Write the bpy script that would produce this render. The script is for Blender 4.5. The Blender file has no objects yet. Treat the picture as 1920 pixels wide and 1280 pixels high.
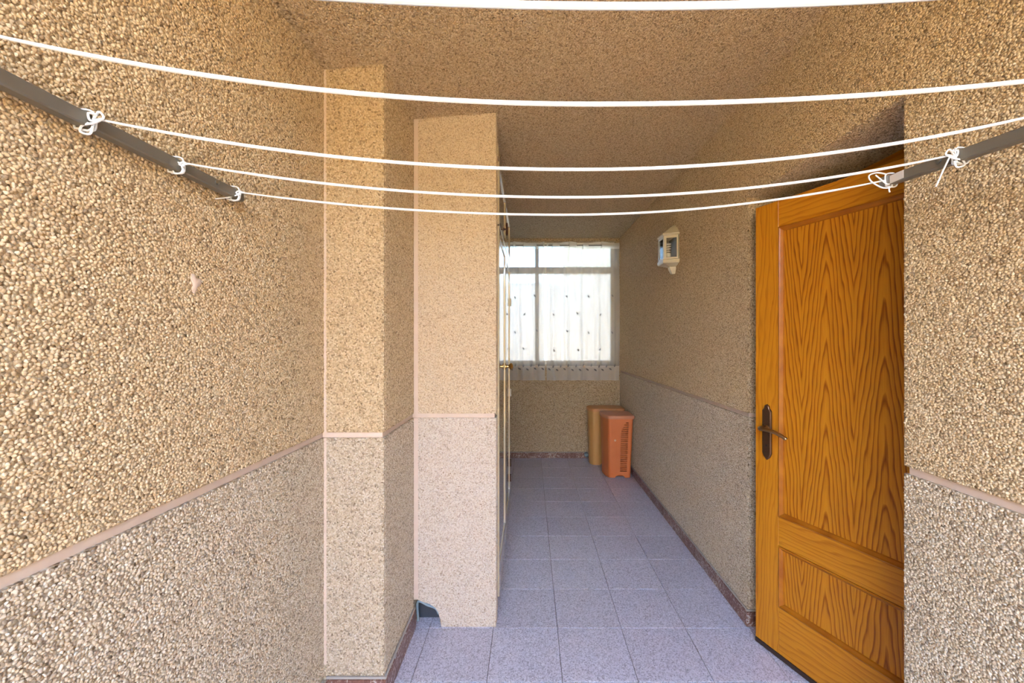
import bpy, bmesh, math, random
from mathutils import Vector, Matrix
random.seed(7)
sc = bpy.context.scene
COL = sc.collection
R = math.radians
PI = math.pi

# ------------------------------------------------------------------ camera, sky, sun, exposure
F = 760.0                                   # focal length in pixels of the 1920 px frame
cam_d = bpy.data.cameras.new('camera')
cam_d.sensor_width = 36.0
cam_d.lens = F / 1920.0 * 36.0
cam_d.shift_x = -33.0 / 1920.0
cam_d.shift_y = -3.0 / 1920.0
cam_d.clip_start = 0.02
cam = bpy.data.objects.new('camera', cam_d)
cam.location = (0, 0, 1.40)
cam.rotation_euler = (R(90), 0, 0)
COL.objects.link(cam)
sc.camera = cam

SUN_DIR = Vector((-0.60, 0.15, 0.78)).normalized()      # towards the sun
w = bpy.data.worlds.new('sky')
sc.world = w
w.use_nodes = True
nt = w.node_tree
sky = nt.nodes.new('ShaderNodeTexSky')
sky.sky_type = 'NISHITA'
sky.sun_disc = False
sky.sun_elevation = math.asin(SUN_DIR.z)
sky.sun_rotation = math.atan2(SUN_DIR.x, SUN_DIR.y)
sky.altitude = 50
sky.dust_density = 0.4
sky.ozone_density = 2.0
bg = nt.nodes['Background']
nt.links.new(sky.outputs[0], bg.inputs[0])
bg.inputs[1].default_value = 3.6
sun_d = bpy.data.lights.new('sun', 'SUN')
sun_d.energy = 8.0
sun_d.angle = R(0.6)
sun_d.color = (1.0, 0.93, 0.82)
sun = bpy.data.objects.new('sun', sun_d)
sun.rotation_euler = SUN_DIR.to_track_quat('Z', 'Y').to_euler()
sun.location = (-4, -1, 8)
COL.objects.link(sun)

vs = sc.view_settings
sc.display_settings.display_device = 'sRGB'
vs.view_transform = 'Standard'
vs.look = 'None'
vs.gamma = 1.0
vs.use_curve_mapping = False
vs.exposure = 1.37

# ------------------------------------------------------------------ materials
MAT = {}
def lin(c):
    return tuple(((v / 255.0) / 12.92 if v <= 10 else (((v / 255.0) + 0.055) / 1.055) ** 2.4) for v in c)

class N:
    """tiny node helper"""
    def __init__(s, name):
        s.m = bpy.data.materials.new(name); s.m.use_nodes = True
        s.t = s.m.node_tree; s.b = s.t.nodes['Principled BSDF']; s.o = s.t.nodes['Material Output']
        MAT[name] = s.m
    def n(s, typ, **kw):
        x = s.t.nodes.new('ShaderNode' + typ)
        for k, v in kw.items():
            if k.startswith('i_'):
                key = k[2:]
                key = int(key) if key.isdigit() else key.replace('_', ' ')
                x.inputs[key].default_value = v
            else: setattr(x, k, v)
        return x
    def l(s, a, b): s.t.links.new(a, b)
    def ramp(s, fac, stops, interp='LINEAR'):
        r = s.n('ValToRGB'); r.color_ramp.interpolation = interp
        e = r.color_ramp.elements
        while len(e) < len(stops): e.new(0.5)
        for q, (p, c) in zip(e, stops):
            q.position = p; q.color = (*c, 1) if len(c) == 3 else c
        s.l(fac, r.inputs[0]); return r.outputs[0]
    def math(s, op, a, b=None, c=None):
        x = s.n('Math', operation=op)
        for i, v in enumerate((a, b, c)):
            if v is None: continue
            if hasattr(v, 'is_output'): s.l(v, x.inputs[i])
            else: x.inputs[i].default_value = v
        return x.outputs[0]
    def mix(s, fac, a, b, blend='MIX'):
        x = s.n('Mix', data_type='RGBA', blend_type=blend)
        for i, v in ((0, fac), (6, a), (7, b)):
            if hasattr(v, 'is_output'): s.l(v, x.inputs[i])
            elif i == 0: x.inputs[0].default_value = v
            else: x.inputs[i].default_value = (*v, 1)
        return x.outputs[2]
    def bump(s, h, strength=0.3, dist=0.01):
        b = s.n('Bump'); b.inputs['Strength'].default_value = strength; b.inputs['Distance'].default_value = dist
        s.l(h, b.inputs['Height']); s.l(b.outputs[0], s.b.inputs['Normal'])
    def set(s, **kw):
        for k, v in kw.items():
            i = s.b.inputs[k.replace('_', ' ')]
            if hasattr(v, 'is_output'): s.l(v, i)
            elif isinstance(v, tuple) and len(v) == 3: i.default_value = (*v, 1)
            else: i.default_value = v
        return s

def plain(name, col, rough=0.5, metal=0.0, **kw):
    m = N(name); m.set(Base_Color=col, Roughness=rough, Metallic=metal, **kw); return m

# pebble chips: tint is stored on each chip
PEB = [(0.0, (0.185, 0.121, 0.061)), (0.07, (0.334, 0.230, 0.123)), (0.22, (0.491, 0.360, 0.205)), (0.5, (0.584, 0.444, 0.266)), (0.8, (0.667, 0.523, 0.335)), (1.0, (0.742, 0.616, 0.431))]
PALE = [(0.0, (0.324, 0.223, 0.130)), (0.1, (0.513, 0.383, 0.247)), (0.4, (0.630, 0.491, 0.329)), (1.0, (0.720, 0.601, 0.437))]
def tinted(stops, k): return [(p, tuple(min(0.9, v*q) for v, q in zip(c, k))) for p, c in stops]
DADO = tinted(PEB, (0.96, 1.03, 1.19))             # chip colours shifted greyer and bluer below the groove
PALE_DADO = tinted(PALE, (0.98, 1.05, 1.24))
def chip_mat(name, stops, patch, amt):
    m = N(name)
    at = m.n('Attribute', attribute_type='INSTANCER', attribute_name='tint')
    c = m.ramp(at.outputs['Fac'], stops)
    geo = m.n('NewGeometry')
    nz = m.n('TexNoise', i_Scale=1.3, i_Detail=2.0); m.l(geo.outputs['Position'], nz.inputs['Vector'])
    m.set(Base_Color=m.mix(m.math('MULTIPLY', nz.outputs['Fac'], amt), c, patch), Roughness=0.62)
chip_mat('pebble', PEB, (0.60, 0.43, 0.27), 0.5)
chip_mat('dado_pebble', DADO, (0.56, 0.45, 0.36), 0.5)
chip_mat('pale_pebble', PALE, (0.66, 0.52, 0.40), 0.3)
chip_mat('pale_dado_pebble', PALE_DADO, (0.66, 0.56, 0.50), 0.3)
# plaster full of finer chips, between the large ones and where they are too far to tell apart
def bed(name, stops, gap, bump):
    m = N(name)
    tc = m.n('NewGeometry')
    v = m.n('TexVoronoi', i_Scale=150.0); m.l(tc.outputs['Position'], v.inputs['Vector'])
    sep = m.n('SeparateColor'); m.l(v.outputs['Color'], sep.inputs[0])
    c = m.ramp(sep.outputs[0], stops)
    g = m.ramp(v.outputs['Distance'], [(0.45, (0, 0, 0)), (0.75, (1, 1, 1))])
    m.set(Base_Color=m.mix(m.math('MULTIPLY', g, 0.6), c, gap), Roughness=0.85)
    m.bump(m.math('MULTIPLY', v.outputs['Distance'], -1.0), bump, 0.006)
bed('plaster', PEB, (0.30, 0.22, 0.145), 0.8)
bed('pale_plaster', PALE, (0.48, 0.38, 0.29), 0.6)
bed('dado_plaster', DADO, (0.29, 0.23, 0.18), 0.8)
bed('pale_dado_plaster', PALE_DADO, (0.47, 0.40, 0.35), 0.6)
m = N('groove_plaster')
tc = m.n('NewGeometry')
nz = m.n('TexNoise', i_Scale=25.0, i_Detail=5.0); m.l(tc.outputs['Position'], nz.inputs['Vector'])
m.set(Base_Color=m.mix(nz.outputs['Fac'], (0.60, 0.46, 0.37), (0.70, 0.57, 0.47)), Roughness=0.8)
m.bump(nz.outputs['Fac'], 0.3, 0.003)
# terrazzo floor tile
m = N('floor_tile')
tc = m.n('NewGeometry'); oi = m.n('ObjectInfo')
v = m.n('TexVoronoi', i_Scale=210.0); m.l(tc.outputs['Position'], v.inputs['Vector'])
c1 = m.ramp(v.outputs['Color'], [(0.0, (0.202, 0.190, 0.230)), (0.2, (0.381, 0.362, 0.425)), (0.5, (0.582, 0.558, 0.644)), (0.8, (0.683, 0.661, 0.747)), (1.0, (0.818, 0.805, 0.874))])
nz = m.n('TexNoise', i_Scale=3.0, i_Detail=3.0); m.l(tc.outputs['Position'], nz.inputs['Vector'])
c2 = m.mix(m.math('MULTIPLY', nz.outputs['Fac'], 0.25), c1, (0.47, 0.42, 0.45))
hs = m.n('HueSaturation'); m.l(c2, hs.inputs['Color']); m.l(m.math('MULTIPLY_ADD', oi.outputs['Random'], 0.10, 0.95), hs.inputs['Value'])
m.set(Base_Color=hs.outputs[0], Roughness=m.math('MULTIPLY_ADD', nz.outputs['Fac'], 0.2, 0.22), Specular_IOR_Level=0.45)
plain('grout', (0.17, 0.15, 0.155), 0.9)
# red-brown marbled skirting
m = N('skirting')
tc = m.n('NewGeometry')
n1 = m.n('TexNoise', i_Scale=38.0, i_Detail=3.0, i_Distortion=2.5); m.l(tc.outputs['Position'], n1.inputs['Vector'])
n2 = m.n('TexNoise', i_Scale=7.0, i_Detail=2.0); m.l(tc.outputs['Position'], n2.inputs['Vector'])
f = m.math('ADD', n1.outputs['Fac'], m.math('MULTIPLY_ADD', n2.outputs['Fac'], 0.35, -0.175))
m.set(Base_Color=m.ramp(f, [(0.0, (0.07, 0.03, 0.022)), (0.47, (0.19, 0.085, 0.06)), (0.55, (0.26, 0.14, 0.105)), (0.62, (0.46, 0.40, 0.37)), (0.75, (0.52, 0.48, 0.45))]), Roughness=0.35)
plain('mortar', (0.40, 0.36, 0.32), 0.9)

def wood(name, axis, kind):
    m = N(name)
    tc = m.n('TexCoord'); sp = m.n('SeparateXYZ'); m.l(tc.outputs['Object'], sp.inputs[0])
    along, across = (sp.outputs['Z'], sp.outputs['X']) if axis == 'z' else (sp.outputs['X'], sp.outputs['Z'])
    cb = m.n('CombineXYZ'); m.l(m.math('MULTIPLY', across, 1.0), cb.inputs[0]); m.l(m.math('MULTIPLY', along, 0.18), cb.inputs[2])
    nz = m.n('TexNoise', i_Scale=11.0, i_Detail=3.0, i_Roughness=0.55); m.l(cb.outputs[0], nz.inputs['Vector'])
    wob = m.math('SUBTRACT', nz.outputs['Fac'], 0.5)
    if kind == 'cathedral':
        u = m.math('PINGPONG', m.math('ADD', across, 0.017), 0.098)          # book-matched leaves
        u = m.math('SUBTRACT', 0.098, u)                                        # 0 on a heart line
        r = m.math('SQRT', m.math('ADD', m.math('MULTIPLY', u, u), 0.00012))
        # steep flames at a heart line, straight grain between the leaves
        t = m.math('ADD', m.math('MULTIPLY', r, 66.0), m.math('MULTIPLY', along, 6.0))
        t = m.math('ADD', t, m.math('MULTIPLY', wob, 3.6))
    else:
        t = m.math('ADD', m.math('MULTIPLY', across, 46.0), m.math('MULTIPLY', along, 2.2))
        t = m.math('ADD', t, m.math('MULTIPLY', wob, 5.0))
    s = m.math('FRACT', t)
    band = m.ramp(s, [(0.0, (0, 0, 0)), (0.55, (0.28, 0.28, 0.28)), (0.82, (1, 1, 1)), (0.94, (0.6, 0.6, 0.6)), (1.0, (0, 0, 0))])
    fb = m.n('CombineXYZ'); m.l(m.math('MULTIPLY', across, 1.0), fb.inputs[0]); m.l(m.math('MULTIPLY', along, 0.03), fb.inputs[2])
    fn = m.n('TexNoise', i_Scale=330.0, i_Detail=2.0); m.l(fb.outputs[0], fn.inputs['Vector'])
    k = 0.80 if kind == 'cathedral' else 0.42
    f = m.math('ADD', m.math('MULTIPLY', band, k), m.math('MULTIPLY', m.math('SUBTRACT', fn.outputs['Fac'], 0.5), 0.7))
    f = m.math('ADD', f, m.math('MULTIPLY', wob, 0.5))
    c = m.ramp(f, [(0.0, (0.56, 0.225, 0.012)), (0.35, (0.45, 0.16, 0.007)), (0.7, (0.29, 0.083, 0.004)), (1.0, (0.16, 0.038, 0.003))])
    m.set(Base_Color=c, Roughness=0.38, Specular_IOR_Level=0.3)
    m.bump(f, 0.12, 0.002)
wood('oak_panel', 'z', 'cathedral')
wood('oak_stile', 'z', 'plain')
wood('oak_rail', 'x', 'plain')
m = N('oak_moulding'); tc = m.n('TexCoord'); nz = m.n('TexNoise', i_Scale=9.0, i_Detail=3.0); m.l(tc.outputs['Object'], nz.inputs['Vector'])
m.set(Base_Color=m.ramp(nz.outputs['Fac'], [(0.35, (0.42, 0.145, 0.008)), (0.65, (0.30, 0.088, 0.005))]), Roughness=0.3, Specular_IOR_Level=0.4)
plain('dark_strip', (0.035, 0.018, 0.012), 0.6)
m = N('bronze'); nz = m.n('TexNoise', i_Scale=70.0, i_Detail=3.0)
m.set(Base_Color=m.ramp(nz.outputs['Fac'], [(0.3, (0.075, 0.04, 0.024)), (0.7, (0.15, 0.085, 0.05))]), Roughness=0.36, Metallic=0.75)
plain('lever_bronze', (0.38, 0.25, 0.13), 0.28, 1.0)
plain('arm_metal', (0.18, 0.165, 0.135), 0.45, 0.3)
plain('arm_cap', (0.30, 0.295, 0.28), 0.5)
plain('sticker', (0.62, 0.58, 0.54), 0.6)
plain('steel', (0.28, 0.28, 0.27), 0.35, 0.9)
plain('cord', (0.74, 0.77, 0.80), 0.45)
m = N('lacquer'); nz = m.n('TexNoise', i_Scale=14.0, i_Detail=2.0)
m.set(Base_Color=m.mix(nz.outputs['Fac'], (0.56, 0.46, 0.30), (0.62, 0.51, 0.35)), Roughness=0.13, Specular_IOR_Level=0.6, Coat_Weight=0.6, Coat_Roughness=0.03)
m = N('lacquer_panel')
m.set(Base_Color=(0.55, 0.45, 0.30), Roughness=0.03, Specular_IOR_Level=0.7, Coat_Weight=1.0, Coat_Roughness=0.01)
plain('brass', (0.62, 0.42, 0.16), 0.25, 1.0)
plain('dark_iron', (0.07, 0.03, 0.025), 0.5, 0.5)
def plastic(name, a, b):
    m = N(name); nz = m.n('TexNoise', i_Scale=6.0, i_Detail=4.0); tc = m.n('TexCoord'); m.l(tc.outputs['Object'], nz.inputs['Vector'])
    m.set(Base_Color=m.mix(nz.outputs['Fac'], a, b), Roughness=0.42)
plastic('orange_plastic', (0.66, 0.175, 0.05), (0.72, 0.22, 0.075))
plastic('pink_plastic', (0.60, 0.24, 0.13), (0.66, 0.29, 0.17))
plastic('tan_plastic', (0.62, 0.33, 0.10), (0.66, 0.37, 0.13))
plastic('peach_plastic', (0.60, 0.27, 0.10), (0.64, 0.31, 0.13))
plain('pale_spot', (0.80, 0.55, 0.40), 0.6)
plain('cream_paint', (0.62, 0.57, 0.43), 0.38)
plain('lantern_inside', (0.16, 0.17, 0.13), 0.6)
plain('bulb_white', (0.80, 0.80, 0.78), 0.35)
plain('bulb_base', (0.72, 0.73, 0.50), 0.5)
plain('white_frame', (0.86, 0.82, 0.74), 0.4)
plain('sill_stone', (0.62, 0.52, 0.42), 0.5)
plain('outside_wall', (0.80, 0.68, 0.49), 0.9)
plain('terrace', (0.55, 0.32, 0.105), 0.8)
plain('bounce_slab', (0.68, 0.50, 0.30), 0.9)
plain('terrace_wall', (0.60, 0.39, 0.16), 0.9)
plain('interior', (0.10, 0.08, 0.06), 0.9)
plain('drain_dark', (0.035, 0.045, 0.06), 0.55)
plain('drain_rim', (0.22, 0.30, 0.36), 0.6)
plain('rod_metal', (0.16, 0.15, 0.15), 0.4, 0.6)
plain('leaf_thread', (0.20, 0.20, 0.22), 0.9)
# sheer cloth
m = N('sheer')
t = m.t
tr = m.n('BsdfTransparent'); tl = m.n('BsdfTranslucent'); df = m.n('BsdfDiffuse')
tl.inputs[0].default_value = (0.66, 0.655, 0.64, 1); df.inputs[0].default_value = (0.88, 0.86, 0.83, 1)
a = m.n('MixShader', i_0=0.45); m.l(tl.outputs[0], a.inputs[1]); m.l(df.outputs[0], a.inputs[2])
lw = m.n('LayerWeight', i_Blend=0.35)
fac = m.math('MULTIPLY_ADD', lw.outputs['Facing'], 0.55, 0.42)
b_ = m.n('MixShader'); m.l(fac, b_.inputs[0]); tr.inputs[0].default_value = (0.92, 0.92, 0.92, 1); m.l(tr.outputs[0], b_.inputs[1]); m.l(a.outputs[0], b_.inputs[2]); m.l(b_.outputs[0], m.o.inputs[0])
m = N('sheer_hem')
tr = m.n('BsdfTransparent'); tl = m.n('BsdfTranslucent'); df = m.n('BsdfDiffuse')
tl.inputs[0].default_value = (0.93, 0.91, 0.88, 1); df.inputs[0].default_value = (0.90, 0.87, 0.84, 1)
a = m.n('MixShader', i_0=0.5); m.l(tl.outputs[0], a.inputs[1]); m.l(df.outputs[0], a.inputs[2])
b_ = m.n('MixShader', i_0=0.78); m.l(tr.outputs[0], b_.inputs[1]); m.l(a.outputs[0], b_.inputs[2]); m.l(b_.outputs[0], m.o.inputs[0])
# figured window glass and clear glass
def glass(name, trans, tlu, rough):
    m = N(name)
    tr = m.n('BsdfTransparent'); tl = m.n('BsdfTranslucent'); gl = m.n('BsdfGlossy', i_Roughness=rough)
    tl.inputs[0].default_value = (0.44, 0.435, 0.42, 1); tr.inputs[0].default_value = ((0.38, 0.375, 0.365, 1) if tlu > 0 else (0.36, 0.37, 0.37, 1))
    if tlu > 0:
        tc = m.n('TexCoord'); v = m.n('TexVoronoi', i_Scale=55.0); m.l(tc.outputs['Object'], v.inputs['Vector'])
        f = m.math('MULTIPLY_ADD', v.outputs['Distance'], 0.4, tlu - 0.2)
        a = m.n('MixShader'); m.l(f, a.inputs[0])
    else:
        a = m.n('MixShader', i_0=0.0)
    m.l(tr.outputs[0], a.inputs[1]); m.l(tl.outputs[0], a.inputs[2])
    fr = m.n('Fresnel', i_IOR=1.45)
    b = m.n('MixShader'); m.l(fr.outputs[0], b.inputs[0]); m.l(a.outputs[0], b.inputs[1]); m.l(gl.outputs[0], b.inputs[2]); m.l(b.outputs[0], m.o.inputs[0])
glass('figured_glass', 0.5, 0.55, 0.2)
glass('clear_glass', 1.0, 0.0, 0.03)
m = N('lantern_glass'); tr = m.n('BsdfTransparent'); gl = m.n('BsdfGlossy', i_Roughness=0.03); fr_ = m.n('Fresnel', i_IOR=1.4); b_ = m.n('MixShader')
m.l(fr_.outputs[0], b_.inputs[0]); m.l(tr.outputs[0], b_.inputs[1]); m.l(gl.outputs[0], b_.inputs[2]); m.l(b_.outputs[0], m.o.inputs[0])

# ------------------------------------------------------------------ mesh helpers
class MB:
    def __init__(s): s.v = []; s.f = []; s.mi = []; s.cur = 0
    def add(s, vs, fs):
        o = len(s.v); s.v += [tuple(p) for p in vs]
        for f in fs: s.f.append(tuple(i + o for i in f)); s.mi.append(s.cur)
    def box(s, x0, x1, y0, y1, z0, z1):
        s.add([(x0,y0,z0),(x1,y0,z0),(x1,y1,z0),(x0,y1,z0),(x0,y0,z1),(x1,y0,z1),(x1,y1,z1),(x0,y1,z1)],
              [(0,3,2,1),(4,5,6,7),(0,1,5,4),(1,2,6,5),(2,3,7,6),(3,0,4,7)]); return s
    def cbox(s, x0, x1, y0, y1, z0, z1, b):
        """box with every edge chamfered by b"""
        bm = bmesh.new(); g = bmesh.ops.create_cube(bm, size=1.0)
        for v in bm.verts:
            v.co = ((x0+x1)/2 + v.co.x*(x1-x0), (y0+y1)/2 + v.co.y*(y1-y0), (z0+z1)/2 + v.co.z*(z1-z0))
        bmesh.ops.bevel(bm, geom=bm.edges[:], offset=b, segments=1, affect='EDGES')
        bm.verts.index_update()
        s.add([tuple(v.co) for v in bm.verts], [tuple(v.index for v in f.verts) for f in bm.faces]); bm.free(); return s
    def loft(s, rings, cap0=True, cap1=True, closed=True):
        o = len(s.v); n = len(rings[0])
        for r in rings: s.v += [tuple(p) for p in r]
        for i in range(len(rings) - 1):
            for j in range(n if closed else n - 1):
                k = (j + 1) % n
                s.f.append((o+i*n+j, o+i*n+k, o+(i+1)*n+k, o+(i+1)*n+j)); s.mi.append(s.cur)
        if cap0: s.f.append(tuple(o + j for j in reversed(range(n)))); s.mi.append(s.cur)
        if cap1: s.f.append(tuple(o + (len(rings)-1)*n + j for j in range(n))); s.mi.append(s.cur)
        return s
    def tube(s, pts, r, n=8, caps=True):
        pts = [Vector(p) for p in pts]; rr = r if isinstance(r, (list, tuple)) else [r]*len(pts)
        rings = []; up = None
        for i, p in enumerate(pts):
            t = (pts[min(i+1, len(pts)-1)] - pts[max(i-1, 0)]).normalized()
            if up is None:
                up = Vector((0,0,1)) if abs(t.z) < 0.9 else Vector((1,0,0))
            a = t.cross(up); 
            if a.length < 1e-6: a = t.orthogonal()
            a.normalize(); b = t.cross(a).normalized(); up = -b if (-b).dot(up) > 0 else b
            a = t.cross(up).normalized(); b = up
            rings.append([p + (a*math.cos(2*PI*k/n) + b*math.sin(2*PI*k/n))*rr[i] for k in range(n)])
        return s.loft(rings, caps, caps)
    def lathe(s, prof, origin, axis, n=16):
        ax = Vector(axis).normalized(); a = ax.orthogonal().normalized(); b = ax.cross(a)
        o = Vector(origin)
        return s.loft([[o + ax*h + (a*math.cos(2*PI*k/n) + b*math.sin(2*PI*k/n))*max(r, 1e-4) for k in range(n)] for h, r in prof])
    def build(s, name, mats, parent=None, smooth=False, loc=None):
        me = bpy.data.meshes.new(name); me.from_pydata(s.v, [], s.f)
        if isinstance(mats, str): mats = [mats]
        for x in mats: me.materials.append(MAT[x])
        me.polygons.foreach_set('material_index', s.mi)
        bm = bmesh.new(); bm.from_mesh(me); bmesh.ops.recalc_face_normals(bm, faces=bm.faces[:]); bm.to_mesh(me); bm.free()
        if smooth:
            me.polygons.foreach_set('use_smooth', [True]*len(me.polygons))
            try: me.set_sharp_from_angle(angle=R(38))
            except Exception: pass
        me.update()
        o = bpy.data.objects.new(name, me); COL.objects.link(o)
        if parent is not None: o.parent = parent
        if loc: o.location = loc
        return o
def empty(name, loc=(0,0,0), rz=0.0):
    o = bpy.data.objects.new(name, None); o.empty_display_size = 0.1
    o.location = loc; o.rotation_euler = (0, 0, rz); COL.objects.link(o); return o
def tag(o, label=None, cat=None, group=None, kind=None):
    for k, v in (('label', label), ('category', cat), ('group', group), ('kind', kind)):
        if v: o[k] = v
    return o
def bez(pts, n=10):
    """smooth Catmull-Rom path through pts"""
    P = [Vector(p) for p in pts]; P = [P[0]*2 - P[1]] + P + [P[-1]*2 - P[-2]]; out = []
    for i in range(1, len(P) - 2):
        a, b, c, d = P[i-1:i+3]
        for k in range(n):
            t = k / n
            out.append(0.5*((2*b) + (c-a)*t + (2*a-5*b+4*c-d)*t*t + (3*b-a-3*c+d)*t**3))
    out.append(P[-2]); return out

# chips scattered over a surface
def chip_tree(name, mat, rmin, rmax, dist, dens):
    g = bpy.data.node_groups.new(name, 'GeometryNodeTree')
    g.interface.new_socket('Geometry', in_out='INPUT', socket_type='NodeSocketGeometry')
    g.interface.new_socket('Geometry', in_out='OUTPUT', socket_type='NodeSocketGeometry')
    n = g.nodes; L = g.links.new
    gi = n.new('NodeGroupInput'); go = n.new('NodeGroupOutput')
    dp = n.new('GeometryNodeDistributePointsOnFaces'); dp.distribute_method = 'POISSON'
    dp.inputs['Distance Min'].default_value = dist; dp.inputs['Density Max'].default_value = dens
    ico = n.new('GeometryNodeMeshIcoSphere'); ico.inputs['Radius'].default_value = 1.0; ico.inputs['Subdivisions'].default_value = 2
    pos = n.new('GeometryNodeInputPosition'); nz = n.new('ShaderNodeTexNoise'); nz.inputs['Scale'].default_value = 1.15
    L(pos.outputs[0], nz.inputs['Vector'])
    sub = n.new('ShaderNodeVectorMath'); sub.operation = 'SUBTRACT'; L(nz.outputs['Color'], sub.inputs[0]); sub.inputs[1].default_value = (0.5, 0.5, 0.5)
    scv = n.new('ShaderNodeVectorMath'); scv.operation = 'SCALE'; L(sub.outputs[0], scv.inputs[0]); scv.inputs['Scale'].default_value = 1.6
    sp = n.new('GeometryNodeSetPosition'); L(ico.outputs[0], sp.inputs['Geometry']); L(scv.outputs[0], sp.inputs['Offset'])
    sm = n.new('GeometryNodeSetMaterial'); sm.inputs['Material'].default_value = MAT[mat]; L(sp.outputs[0], sm.inputs[0])
    ss = n.new('GeometryNodeSetShadeSmooth'); L(sm.outputs[0], ss.inputs['Geometry'])
    iop = n.new('GeometryNodeInstanceOnPoints'); L(gi.outputs[0], dp.inputs['Mesh']); L(dp.outputs['Points'], iop.inputs['Points']); L(ss.outputs[0], iop.inputs['Instance'])
    rv = n.new('FunctionNodeRandomValue'); rv.data_type = 'FLOAT_VECTOR'; rv.inputs[0].default_value = (-0.5, -0.5, 0); rv.inputs[1].default_value = (0.5, 0.5, 6.283)
    e2r = n.new('FunctionNodeEulerToRotation'); L(rv.outputs[0], e2r.inputs[0])
    rr = n.new('FunctionNodeRotateRotation'); rr.rotation_space = 'LOCAL'
    L(dp.outputs['Rotation'], rr.inputs[0]); L(e2r.outputs[0], rr.inputs[1]); L(rr.outputs[0], iop.inputs['Rotation'])
    rs = n.new('FunctionNodeRandomValue'); rs.data_type = 'FLOAT_VECTOR'; rs.inputs['Seed'].default_value = 5
    rs.inputs[0].default_value = (rmin, rmin, rmin*0.72); rs.inputs[1].default_value = (rmax, rmax, rmax*0.72)
    L(rs.outputs[0], iop.inputs['Scale'])
    rt = n.new('FunctionNodeRandomValue'); rt.data_type = 'FLOAT'; rt.inputs['Seed'].default_value = 9
    st = n.new('GeometryNodeStoreNamedAttribute'); st.data_type = 'FLOAT'; st.domain = 'INSTANCE'; st.inputs['Name'].default_value = 'tint'
    L(iop.outputs[0], st.inputs['Geometry'])
    L(rt.outputs[1], st.inputs['Value'])
    L(st.outputs[0], go.inputs[0])
    return g
CHIP = {}
for k in ('pebble', 'dado_pebble'): CHIP[k] = chip_tree('chip_scatter', k, 0.0026, 0.0046, 0.0046, 52000.0)
for k in ('pale_pebble', 'pale_dado_pebble'): CHIP[k] = chip_tree('pale_chip_scatter', k, 0.0022, 0.0040, 0.0047, 50000.0)
def chips(parent, quads, mat='pebble', label='cream and tan stone chips set in the plaster'):
    """quads: corner lists counter-clockwise seen from the open side"""
    b = MB()
    for q in quads: b.add(q, [tuple(range(len(q)))])
    me = bpy.data.meshes.new('pebble_dash'); me.from_pydata(b.v, [], b.f); me.update()
    o = bpy.data.objects.new('pebble_dash', me); COL.objects.link(o); o.parent = parent
    md = o.modifiers.new('chips', 'NODES'); md.node_group = CHIP[mat]
    o['kind'] = 'stuff'; o['label'] = label
    return o
def qx(x, y0, y1, z0, z1):  return [(x,y0,z0),(x,y1,z0),(x,y1,z1),(x,y0,z1)]
def qy(y, x0, x1, z0, z1):  return [(x0,y,z0),(x1,y,z0),(x1,y,z1),(x0,y,z1)]
def qz(z, x0, x1, y0, y1):  return [(x0,y0,z),(x1,y0,z),(x1,y1,z),(x0,y1,z)]

# ------------------------------------------------------------------ the setting
XL, XR, YB = -0.80, 1.072, 4.81
Y0 = -1.30                                            # where the covered passage opens to the terrace
G0, G1, GD = 1.019, 1.041, 0.008                     # groove
P1Y, P1X = 1.575, -0.566                             # first pilaster: front, right side
P2Y, P2X = 1.979, -0.164                             # second pilaster
DN, DF, DZ = 1.160, 1.990, 2.098                     # door recess: near corner, far corner, lintel
ZT = 2.72

def ceil_z(x, y):
    a = (x - XL) / (XR - XL)
    near = 2.445 + 0.145*a**0.8 if a > 0 else 2.445
    far = 2.605
    k = min(1, max(0, (y - 1.9) / (YB - 1.9)))
    return near*(1-k) + far*k

fl = MB().box(XL-0.3, XR+0.02, Y0, YB+0.1, -0.12, -0.0035).box(XR+0.02, 1.43, DN, DF, -0.12, -0.0035).build('floor', 'grout')
tag(fl, 'lilac grey speckled terrazzo tile floor of the passage', 'floor', kind='structure')
TX = [0.135 + 0.311*k for k in range(-3, 4)]; TX[-1] = XR + 0.0
TY = [1.97 + 0.309*k for k in range(-5, 10)] + [YB]
def tile_mesh(w, d):
    b = MB(); c = 0.0012; g = 0.0013
    x0, x1, y0, y1 = g, w-g, g, d-g
    b.add([(x0,y0,-.0035),(x1,y0,-.0035),(x1,y1,-.0035),(x0,y1,-.0035),(x0,y0,-c),(x1,y0,-c),(x1,y1,-c),(x0,y1,-c),
           (x0+c,y0+c,0),(x1-c,y0+c,0),(x1-c,y1-c,0),(x0+c,y1-c,0)],
          [(0,1,5,4),(1,2,6,5),(2,3,7,6),(3,0,4,7),(4,5,9,8),(5,6,10,9),(6,7,11,10),(7,4,8,11),(8,9,10,11)])
    me = bpy.data.meshes.new('tile'); me.from_pydata(b.v, [], b.f); me.materials.append(MAT['floor_tile']); me.update(); return me
tiles = {}
for i in range(len(TX)-1):
    for j in range(len(TY)-1):
        x0, x1, y0, y1 = TX[i], TX[i+1], TY[j], TY[j+1]
        if y1 < Y0 + 0.05: continue
        if x1 < P1X + 0.02 and y0 > P1Y and y1 < 2.4: continue
        if x1 < P2X + 0.02 and y0 > 2.2 and y1 < 3.25: continue
        y0 = max(y0, Y0)
        k = (round(x1-x0, 3), round(y1-y0, 3))
        if k not in tiles: tiles[k] = tile_mesh(*k)
        o = bpy.data.objects.new('tile', tiles[k]); COL.objects.link(o); o.parent = fl; o.location = (x0, y0, 0)

for y0, y1 in ((DN, 1.352), (1.352, 1.661), (1.661, DF)):
    o = bpy.data.objects.new('tile', tile_mesh(1.43-XR, y1-y0)); COL.objects.link(o); o.parent = fl; o.location = (XR, y0, 0)

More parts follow.
